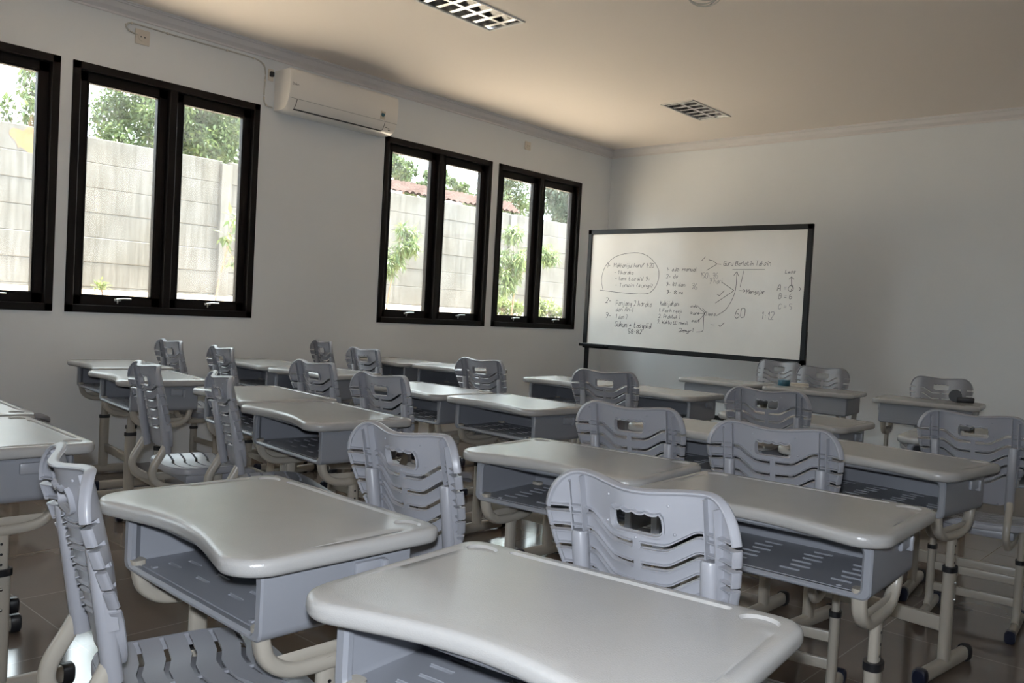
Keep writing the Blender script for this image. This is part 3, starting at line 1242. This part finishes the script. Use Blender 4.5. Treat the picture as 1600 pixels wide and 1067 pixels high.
# coil of spare cable hanging from the ceiling
bm = bmesh.new()
for k, (rr, dx, dz, tl) in enumerate(((.105, 0, 0, .5), (.10, .012, .018, .75), (.112, -.01, .03, .35), (.09, .02, .035, .6))):
    c = Vector((3.345 + dx, 4.40, 3.085 + dz))
    pts = [c + Vector((rr * math.cos(a), rr * math.sin(a) * tl, -rr * math.sin(a) * (1 - tl) * .9)) for a in [PI * 2 * i / 40 for i in range(41)]]
    tube(bm, pts, .0045, n=8, up=(0, 0, 1))
    if k == 0:
        tube(bm, smooth_path([pts[10], pts[10] + Vector((.03, .05, .06)), Vector((3.36, 4.50, 3.12)), Vector((3.36, 4.50, H))], 5), .0045, n=8, up=(1, 0, 0))
tag(mesh_obj('cable_coil', bm, 'cable'), 'loops of pale spare cable hanging from the ceiling at the top of the picture', 'cable')

# ------------------------------------------------------------------ whiteboard on its stand
BY = 7.43
wb = tag(empty('whiteboard', (1.55, BY, 0)), 'wide black framed whiteboard on a stand covered in marker notes', 'whiteboard')
bxo = 1.55


def wchild(name, bm, m_, parent=None, **k):
    at(bm, -bxo, -BY, 0)
    return mesh_obj(name, bm, m_, parent or wb, **k)


X0, X1b, Z0, Z1 = .318, 2.792, .868, 2.13
panel = wchild('board_panel', bx(((X0 + X1b) / 2, BY + .012, (Z0 + Z1) / 2), (X1b - X0 - .02, .016, Z1 - Z0 - .02)), 'board', smooth=False)
bm = bmesh.new()
t = .048
box(bm, ((X0 + X1b) / 2, BY + .008, Z0 + t / 2), (X1b - X0, .035, t), .003, 1)
box(bm, ((X0 + X1b) / 2, BY + .008, Z1 - t / 2), (X1b - X0, .035, t), .003, 1)
box(bm, (X0 + t / 2, BY + .008, (Z0 + Z1) / 2), (t, .035, Z1 - Z0), .003, 1)
box(bm, (X1b - t / 2, BY + .008, (Z0 + Z1) / 2), (t, .035, Z1 - Z0), .003, 1)
wchild('board_frame', bm, 'bframe', smooth=False)
for x in (X0 + .03, X1b - .03):
    bm = bmesh.new()
    box(bm, (x, BY + .035, .62), (.045, .03, 1.1), .003, 1)
    lg = wchild('stand_leg', bm, 'bframe')
    bm = bmesh.new()
    box(bm, (x, BY + .02, .07), (.045, .56, .035), .003, 1)
    wchild('stand_foot', bm, 'bframe')
bm = bmesh.new()
box(bm, (1.55, BY + .035, .30), (2.40, .025, .04), .003, 1)
wchild('stand_rail', bm, 'bframe')
bm = bmesh.new()
box(bm, (.485, BY - .035, .893), (.34, .075, .018), .004)
box(bm, (.485, BY - .07, .903), (.34, .008, .03), .003, 1)
wchild('pen_tray', bm, 'bframe')

# marker handwriting: one-stroke letters on a 6 x 9 grid (y 2 = base line, 6 = x height, 9 = capitals)
GL = {
    'a': '45362514122232434645 4342', 'b': '0902 0425363543423222120203', 'c': '4535251413121222324243', 'd': '4942 4425151413122232444543',
    'e': '04444535250413121232433', 'f': '4839281612 0636', 'g': '4435251413233344 46413020', 'h': '0902 042535444342', 'i': '1612 1818',
    'j': '26211000 2828', 'k': '0902 3604 1532', 'l': '0903122', 'm': '0602 0416264442 4456666462', 'n': '0602 0416364542', 'o': '1504030212324344362615',
    'p': '0600 0516364543321203', 'r': '0602 041636', 's': '45362615143433221203', 't': '1913223243 0636', 'u': '0603122232434642', 'w': '0602121323323646',
    'v': '061246', 'y': '0613233346 46412010', 'z': '06460242', 'q': '4435251413233344 4641',
    'A': '02294952 1545', 'B': '0902 0939484736060 0636454432020', 'C': '48392918060312324344', 'G': '484929180603123242452545', 'T': '0949 2922', 'D': '09023244474909',
    'M': '0209256962', 'L': '09020242', 'P': '0902 093948464535050', 'S': '48392918174433221203', 'K': '0902 4805 1642', 'F': '0209 0949 0535', 'I': '1912 0929 0222', 'W': '0912264269',
    '0': '1908041232434839191', '1': '172922', '2': '0819394735120242', '3': '0819394736261636453422120', '5': '4909063544433212', '6': '3918050312324344352515',
    '7': '094922', '8': '251607182938472615042232434425', '4': '3932 0904 0444', '-': '0535', '+': '0444 2624', '=': '0646 0444', ':': '1515 1313', '.': '1212',
    '(': '29170422', ')': '09270402', ' ': '',
}


def glyph(ch):
    out = []
    mx = 0
    for st in GL.get(ch, '').split():
        pts = [(int(st[i]), int(st[i + 1])) for i in range(0, len(st) - 1, 2)]
        if len(pts) == 2 and pts[0] == pts[1]:
            pts = [pts[0], (pts[0][0] + .7, pts[0][1] + .4)]
        out.append(pts)
        mx = max([mx] + [p[0] for p in pts])
    return out, (mx if out else 2.5)


def ink_line(bm, pts, w_):
    """flat ink ribbon on the board"""
    if len(pts) == 2 and pts[0] == pts[1]:
        pts = [pts[0], (pts[0][0] + w_, pts[0][1] + w_ * .3)]
    if len(pts) > 2:
        pts = [(q.x, q.y) for q in smooth_path([(a, b, 0) for a, b in pts], 3)]
    P = [p for i, p in enumerate(pts) if i == 0 or math.dist(p, pts[i - 1]) > 1e-5]
    if len(P) < 2:
        return
    n = len(P)
    prev = None
    for i in range(n):
        a, b = Vector(P[max(0, i - 1)]), Vector(P[min(n - 1, i + 1)])
        if (b - a).length < 1e-6:
            continue
        tt = (b - a).normalized()
        nn = Vector((-tt.y, tt.x)) * w_ / 2
        p = Vector(P[i])
        cur = [bm.verts.new((p.x + nn.x, BY + .0032, p.y + nn.y)), bm.verts.new((p.x - nn.x, BY + .0032, p.y - nn.y))]
        if prev:
            bm.faces.new((prev[0], prev[1], cur[1], cur[0]))
        prev = cur


TEXT = [(0.577, 1.735, 0.046, 0.043, '1-'), (0.664, 1.735, 0.495, 0.041, 'Makhorijul huruf 1-20'), (0.676, 1.662, 0.243, 0.038, '- 1 haraka'), (0.69, 1.6, 0.43, 0.037, '- lam tasdid 3:'), (0.695, 1.532, 0.468, 0.037, '- Tanwin (sunyi)'), (0.582, 1.358, 0.08, 0.051, '2-'), (0.719, 1.337, 0.444, 0.054, 'Panjang 2 haraka'), (0.719, 1.277, 0.227, 0.041, 'dan An-I'), (0.593, 1.204, 0.079, 0.051, '3-'), (0.725, 1.198, 0.152, 0.044, '1 dan 2'), (0.72, 1.116, 0.452, 0.054, 'Sukun + tasydid'), (0.888, 1.054, 0.178, 0.043, '58-82'), (1.308, 1.701, 0.344, 0.036, '1- adz: manual'), (1.309, 1.63, 0.143, 0.036, '2- ds'), (1.315, 1.549, 0.221, 0.036, '3- 81 dan'), (1.324, 1.471, 0.19, 0.036, '3- 8 m'), (1.607, 1.526, 0.066, 0.054, '36'), (1.692, 1.638, 0.2, 0.05, '150: 36'), (1.796, 1.585, 0.143, 0.05, '3 hari'), (1.936, 1.757, 0.482, 0.043, 'Guru Berlatih Tahsin'), (2.187, 1.496, 0.185, 0.04, 'Mengajar'), (2.557, 1.69, 0.101, 0.032, 'Less'), (2.488, 1.53, 0.153, 0.053, 'A = 7'), (2.508, 1.456, 0.13, 0.047, 'B = 6'), (2.511, 1.366, 0.133, 0.047, 'C = 5'), (2.087, 1.269, 0.107, 0.086, '60'), (2.348, 1.266, 0.134, 0.068, '1:12'), (1.258, 1.355, 0.228, 0.046, 'Kebijakan:'), (1.248, 1.29, 0.27, 0.032, '1. Fasih ngaji'), (1.248, 1.229, 0.255, 0.036, '2. Praktek I'), (1.237, 1.172, 0.361, 0.035, '3. Waktu 60 menit'), (1.605, 1.348, 0.089, 0.026, 'adz'), (1.615, 1.277, 0.093, 0.029, 'kam'), (1.627, 1.206, 0.094, 0.029, 'ayat'), (1.773, 1.276, 0.113, 0.034, 'Siswa'), (1.489, 1.099, 0.124, 0.035, '2ay'), (1.641, 1.106, 0.015, 0.041, '1')]
CURVES = [[(0.541, 1.496), (0.516, 1.606), (0.555, 1.743), (0.673, 1.842), (0.854, 1.882), (1.013, 1.875), (1.135, 1.812), (1.214, 1.714), (1.221, 1.616), (1.175, 1.517), (1.081, 1.465), (0.822, 1.467), (0.499, 1.49)], [(1.698, 1.803), (1.74, 1.842)], [(1.758, 1.709), (1.866, 1.771), (1.909, 1.768)], [(1.777, 1.811), (1.821, 1.802), (1.866, 1.771)], [(2.031, 1.719), (2.357, 1.721)], [(2.148, 1.709), (2.134, 1.629), (2.12, 1.555)], [(1.892, 1.276), (1.982, 1.334), (2.043, 1.428), (2.077, 1.536), (2.079, 1.696)], [(2.048, 1.663), (2.079, 1.701), (2.097, 1.659)], [(1.929, 1.598), (2.061, 1.521), (1.875, 1.397)], [(2.116, 1.522), (2.177, 1.52)], [(2.156, 1.535), (2.177, 1.52), (2.158, 1.508)], [(1.694, 1.355), (1.769, 1.295)], [(1.689, 1.291), (1.769, 1.291)], [(1.703, 1.218), (1.769, 1.291)], [(1.739, 1.341), (1.776, 1.307), (1.76, 1.286), (1.76, 1.184), (1.754, 1.121), (1.688, 1.108)], [(2.622, 1.585), (2.617, 1.657)], [(2.596, 1.635), (2.617, 1.657), (2.642, 1.636)], [(1.886, 1.483), (1.911, 1.468), (1.96, 1.518)], [(1.837, 1.188), (1.872, 1.187)], [(1.923, 1.192), (1.938, 1.173), (1.981, 1.214)], [(2.611, 1.58), (2.591, 1.55), (2.611, 1.525), (2.638, 1.537), (2.639, 1.566), (2.611, 1.58)], [(2.696, 1.564), (2.712, 1.55), (2.698, 1.535)], [(1.504, 1.095), (1.548, 1.118), (1.595, 1.105), (1.633, 1.123)]]
rt = random.Random(3)
for (x, z, wd, h_, s_) in TEXT:
    bm = bmesh.new()
    adv = []
    tot = 0
    for ch in s_:
        g, a = glyph(ch)
        adv.append((g, tot))
        tot += a + 1.5
    kx = wd / max(tot, 1)
    kz = h_ / 7
    for g, ox in adv:
        jz = rt.uniform(-.4, .4)
        for st in g:
            ink_line(bm, [(x + (ox + px + (py - 2) * .12 + rt.uniform(-.2, .2)) * kx, z + (py - 2 + jz + rt.uniform(-.25, .25)) * kz) for px, py in st], .0048 if wd / max(1, len(s_)) > .03 else .0038)
    wchild('handwriting', bm, 'inkfaint' if s_ in ('36', '1:12', '3 hari', '150: 36', 'C = 5') else 'ink', panel, smooth=False)
bm = bmesh.new()
ox = 0
for ch in 'Daikin':
    g, a_ = glyph(ch)
    for st in g:
        for p, q in zip(st, st[1:]):
            if p == q:
                continue
            P_, Q_ = ((ox + p[0]) * .0020, (p[1] - 2) * .0026), ((ox + q[0]) * .0020, (q[1] - 2) * .0026)
            dx, dz = Q_[0] - P_[0], Q_[1] - P_[1]
            ll = math.hypot(dx, dz)
            nx_, nz_ = -dz / ll * .0011, dx / ll * .0011
            xx = surf(.19) + .0015
            bm.faces.new([bm.verts.new((xx, -.515 + c_[0], .185 + c_[1])) for c_ in ((P_[0] + nx_, P_[1] + nz_), (P_[0] - nx_, P_[1] - nz_), (Q_[0] - nx_, Q_[1] - nz_), (Q_[0] + nx_, Q_[1] + nz_))])
    ox += a_ + 1.6
mesh_obj('wordmark', bm, 'ink', AC_ROOT, smooth=False)
for c in CURVES:
    bm = bmesh.new()
    if len(c) > 3:
        ink_line(bm, c, .0045)
    else:
        for a, b in zip(c, c[1:]):
            ink_line(bm, [a, b], .0045)
    wchild('marker_line', bm, 'ink', panel, smooth=False)

# ------------------------------------------------------------------ small things on the front desks
bm = bmesh.new()
n = 28
secs = ((.030, .0), (.045, 0), (.046, .002), (.046, .043), (.045, .045), (.030, .045), (.029, .043), (.029, .002))
rg = [[bm.verts.new((rr * math.cos(2 * PI * k / n), rr * math.sin(2 * PI * k / n), z)) for k in range(n)] for rr, z in secs]
for i in range(len(rg)):
    for k in range(n):
        bm.faces.new((rg[i][k], rg[i][(k + 1) % n], rg[(i + 1) % len(rg)][(k + 1) % n], rg[(i + 1) % len(rg)][k]))
o = tag(mesh_obj('tape_roll', bm, 'blue'), 'dark blue roll of tape lying on the front desk', 'tape')
o.location = (3.06, 6.43, .745)
o = tag(empty('board_eraser', (3.17, 6.47, .745), .35), 'cream coloured board eraser beside the blue tape roll', 'eraser')
mesh_obj('eraser_pad', bx((0, 0, .006), (.14, .05, .012), .003), 'socket', o)
mesh_obj('eraser_grip', bx((0, 0, .02), (.135, .045, .017), .006), 'cream', o)
o = tag(empty('tape_dispenser', (4.30, 6.56, .745), .25), 'small black tape dispenser on the lone front desk by the bare wall', 'tape dispenser')
bm = bmesh.new()
tube(bm, [(-.04, -.02, .042), (-.04, .02, .042)], .042, up=(0, 0, 1), n=20)
mesh_obj('tape_wheel', bm, 'black', o)
mesh_obj('dispenser_base', bx((.025, 0, .018), (.11, .045, .036), .006), 'black', o)

# ------------------------------------------------------------------ outside: bank, fence, roof, plants
bm = bmesh.new()
prof = [(-.16, -.12), (-2.6, -.1), (-3.4, .35), (-4.1, 1.0), (-4.6, 1.12), (-6.2, 1.14), (-6.25, 1.2), (-6.45, 1.22), (-6.6, 1.2), (-9, 1.0), (-16, 1.0), (-40, 1.0), (-40, -.4), (-.16, -.4)]
ya, yb = -14, 46
steps = 30
rings = []
rr = random.Random(5)
for k in range(steps + 1):
    yy = ya + (yb - ya) * k / steps
    rings.append([bm.verts.new((a, yy, b + (rr.uniform(-.025, .025) if -9 < a < -3 else 0))) for a, b in prof])
for k in range(steps):
    for i in range(len(prof)):
        j = (i + 1) % len(prof)
        bm.faces.new((rings[k][i], rings[k][j], rings[k + 1][j], rings[k + 1][i]))
bm.faces.new(rings[0])
bm.faces.new(rings[-1][::-1])
tag(mesh_obj('garden_ground', bm, 'soil'), kind='structure')

fence = tag(empty('concrete_fence', (-6.5, 0, 0)), 'tall fence of weathered grey concrete slabs between posts outside the windows', 'fence')
ys = [6.99 - 2.24 * 5 + 2.24 * k for k in range(14)]
for k, yy in enumerate(ys):
    bm = bx((-.035, yy, 1.65), (.16, .18, 3.24 + (.0 if k % 2 else .02)), .012)
    mesh_obj('post', bm, 'concrete', fence)
    if k == len(ys) - 1:
        break
    for j in range(7):
        z1 = 3.315 - .345 * j
        bm = bmesh.new()
        wob = rr.uniform(-.006, .006)
        box(bm, (-.04 + wob, yy + 1.12, z1 - .1725), (.05, 2.14, .3448), .010, 1)
        for v in bm.verts:
            v.co.z += rr.uniform(-.002, .002)
        mesh_obj('slab', bm, 'concrete', fence, smooth=False)
bm = bmesh.new()
pts = [(.5 * math.cos(a) * (1 + .3 * math.sin(3 * a)), .24 * math.sin(a) * (1 + .25 * math.cos(5 * a))) for a in [PI * 2 * i / 26 for i in range(26)]]
bm.faces.new([bm.verts.new((-.0135, 4.13 + a * .36, 3.13 + b * .62)) for a, b in pts])
M['rust'] = rust()
mesh_obj('rust_stain', bm, 'rust', fence)

# neighbour's roof beyond the fence
house = tag(empty('neighbour_house', (-9.5, 14, 0)), 'low house beyond the fence showing only its weathered red tiled roof', 'house')
bm = bmesh.new()
E0, E1, R0, R1 = 10.3, 15.2, 10.3, 18.0
nx, ny = 40, 240
g = []
for i in range(nx + 1):
    row = []
    tt = i / nx
    for j in range(ny + 1):
        y_ = (E0 + (E1 - E0) * j / ny) * (1 - tt) + (R0 + (R1 - R0) * j / ny) * tt
        z_ = 3.50 + .74 * tt + .045 * abs(math.sin(PI * (y_ / .17))) + .035 * (1 - (tt * 10) % 1) + .012 * math.sin(y_ * 7 + i)
        row.append(bm.verts.new((-7.6 - 2.9 * tt + 9.5, y_ - 14, z_)))
    g.append(row)
for i in range(nx):
    for j in range(ny):
        bm.faces.new((g[i][j], g[i + 1][j], g[i + 1][j + 1], g[i][j + 1]))
mesh_obj('tiled_roof', bm, 'roof', house, angle=20)
bm = bmesh.new()
box(bm, (-7.58 + 9.5, 13.4 - 14, 3.45), (.10, 4.0, .05), .01)
mesh_obj('gutter', bm, 'gutter', house)
bm = bmesh.new()
box(bm, (-9.2 + 9.5, 12.6 - 14, 2.2), (2.4, 4.6, 2.5))
mesh_obj('house_wall', bm, 'plaster', house, smooth=False)


def leaf(bm, p, d, ln, wd, nrm):
    d = d.normalized()
    s = d.cross(nrm)
    if s.length < 1e-3:
        s = d.cross(Vector((1, 0, .3)))
    s.normalize()
    nn = s.cross(d)
    a = p
    b = p + d * ln * .45 + nn * ln * .06
    c = p + d * ln - nn * ln * .1
    v = [bm.verts.new(q) for q in (a, b + s * wd / 2, c, b - s * wd / 2)]
    m_ = bm.verts.new(b - nn * wd * .12)
    bm.faces.new((v[0], v[1], m_))
    bm.faces.new((v[1], v[2], m_))
    bm.faces.new((v[2], v[3], m_))
    bm.faces.new((v[3], v[0], m_))


def rv(rg_):
    return Vector((rg_.gauss(0, 1), rg_.gauss(0, 1), rg_.gauss(0, 1))).normalized()


def tree(name, base, crown, n, ln, wd, mt, lab, cat, seed, group=None, droop=.2, clusters=40):
    rg_ = random.Random(seed)
    r_ = tag(empty(name, base), lab, cat, group)
    B = Vector(base)
    bm = bmesh.new()
    cl = []
    for c in crown:
        cc, rad = Vector(c[:3]), c[3]
        for _ in range(max(3, int(clusters * rad / sum(q[3] for q in crown)))):
            v = rv(rg_) * rad * rg_.uniform(.25, 1) ** .6
            v.z *= .8
            cl.append(cc + v)
    for _ in range(n):
        q = rg_.choice(cl)
        spread_ = .16 * crown[0][3] + .05
        p = q + rv(rg_) * spread_ * rg_.random() - B
        d = rv(rg_) + (p + B - q).normalized() * .8 + Vector((0, 0, -droop))
        leaf(bm, p, d, ln * rg_.uniform(.6, 1.25), wd * rg_.uniform(.7, 1.2), rv(rg_) * .5 + Vector((0, 0, 1)))
    mesh_obj('foliage', bm, mt, r_, angle=60)
    bm = bmesh.new()
    top = sum((Vector(c[:3]) for c in crown), Vector()) / len(crown) - B
    rad = max(.012, crown[0][3] * .05)
    tube(bm, smooth_path([(0, 0, -.1), (top.x * .3 + .03, top.y * .2, top.z * .4), tuple(top)], 5), rad, n=8, scales=[1 - .5 * i / 10 for i in range(11)])
    for q in rg_.sample(cl, min(len(cl), 22)):
        e = q - B
        s0 = top * rg_.uniform(.45, .9)
        tube(bm, [s0, s0.lerp(e, .5) + Vector((0, 0, .02)), e], rad * .28, n=5, scales=[1, .7, .35])
    mesh_obj('trunk', bm, 'bark', r_)
    return r_


G = 'trees beyond the concrete fence'
tree('broadleaf_tree', (-10.6, 8.0, 1), [(-10.5, 8.3, 4.8, 1.35), (-10.4, 7.4, 4.2, .95), (-10.6, 8.8, 4.3, 1.0), (-10.5, 8.0, 5.8, 1.1)], 34000, .11, .05, 'leaf_tree', 'dense green tree over the fence filling the top of the second window', 'tree', 1, G, clusters=300)
tree('broadleaf_tree', (-13.8, 10.6, 1), [(-13.8, 10.6, 5.0, 1.2), (-13.8, 9.9, 5.9, 1.0)], 14000, .11, .05, 'leaf_blue', 'dark bluish tree crown behind the right sash of the second window', 'tree', 2, G, clusters=90)
tree('sparse_tree', (-10, 5.2, 1), [(-9.8, 5.15, 4.15, .42), (-9.9, 5.45, 4.65, .40)], 900, .15, .065, 'leaf_tree', 'thin leafy branches against the sky in the first window', 'tree', 3, G, clusters=22)
tree('sparse_tree', (-10, 3.3, 1), [(-9.9, 4.25, 5.1, .5)], 600, .16, .065, 'leaf_tree', 'twig tips at the upper left corner of the picture', 'tree', 4, G, clusters=16)
tree('broadleaf_tree', (-15, 17.6, 1), [(-15, 17.4, 5.5, .7), (-15, 18.4, 5.1, .6)], 9000, .13, .055, 'leaf_tree', 'pale loose tree behind the red roof in the left sash of the third window', 'tree', 5, G, clusters=46)
tree('broadleaf_tree', (-16, 20.6, 1), [(-15.3, 20.1, 5.3, .65), (-15.3, 21.2, 5.0, .75), (-15.3, 22.2, 4.8, .7)], 12000, .13, .055, 'leaf_tree', 'pale tree behind the red roof in the right sash of the third window', 'tree', 6, G, clusters=70)
tree('broadleaf_tree', (-12.6, 20.1, 1), [(-12.6, 19.8, 4.5, 1.1), (-12.6, 20.8, 4.4, 1.0), (-12.6, 20.0, 5.6, 1.0)], 12000, .13, .055, 'leaf_tree', 'green tree over the fence in the left sash of the fourth window', 'tree', 7, G, clusters=240)
tree('broadleaf_tree', (-9.3, 19.3, 1), [(-9.3, 19.2, 4.1, .75), (-9.3, 19.0, 4.8, .8), (-9.4, 19.9, 4.5, .8)], 20000, .12, .05, 'leaf_blue', 'dark bluish tree in the right sash of the fourth window', 'tree', 8, G, clusters=220)
# low plants
G2 = 'young garden trees before the fence'
tree('young_tree', (-4.9, 6.0, 1.12), [(-4.8, 6.12, 2.0, .14), (-4.8, 6.2, 1.75, .15), (-4.8, 6.1, 2.25, .12)], 80, .16, .05, 'leaf_plant', 'thin sapling with few leaves in the right sash of the second window', 'young tree', 9, G2, .5, clusters=12)
tree('young_tree', (-4.6, 8.75, 1.12), [(-4.5, 8.85, 2.12, .29), (-4.5, 8.98, 2.3, .24), (-4.5, 8.76, 1.85, .2)], 1500, .14, .026, 'leaf_plant', 'young tree with narrow drooping leaves in the left sash of the third window', 'young tree', 10, G2, .9, clusters=30)
tree('young_tree', (-4.6, 11.7, 1.12), [(-4.5, 11.5, 2.1, .38), (-4.5, 12.3, 2.25, .3), (-4.5, 11.3, 1.75, .28), (-4.5, 11.5, 2.6, .14)], 2900, .15, .03, 'leaf_plant', 'spreading young tree with narrow leaves seen through both sashes of the fourth window', 'young tree', 11, G2, .7, clusters=46)
for i, (yy, ss, lab) in enumerate(((12.35, .26, 'yellow green bush at the foot of the fourth window, left sash'), (13.75, .26, 'yellow green bush at the foot of the fourth window, right sash'))):
    tree('garden_bush', (-5.5, yy, 1.1), [(-5.5, yy - .27, 1.31, ss), (-5.5, yy + .12, 1.28, ss), (-5.45, yy + .40, 1.27, ss * .8)], 1300, .09, .04, 'leaf_bush', lab, 'bush', 20 + i, 'low bushes before the fence', .0, clusters=60)
tree('garden_bush', (-6.0, 4.95, 1.12), [(-6.0, 4.95, 1.22, .1)], 60, .08, .04, 'leaf_bush', 'tiny weed at the foot of the fence in the left sash of the second window', 'bush', 30, 'low bushes before the fence', 0, clusters=6)
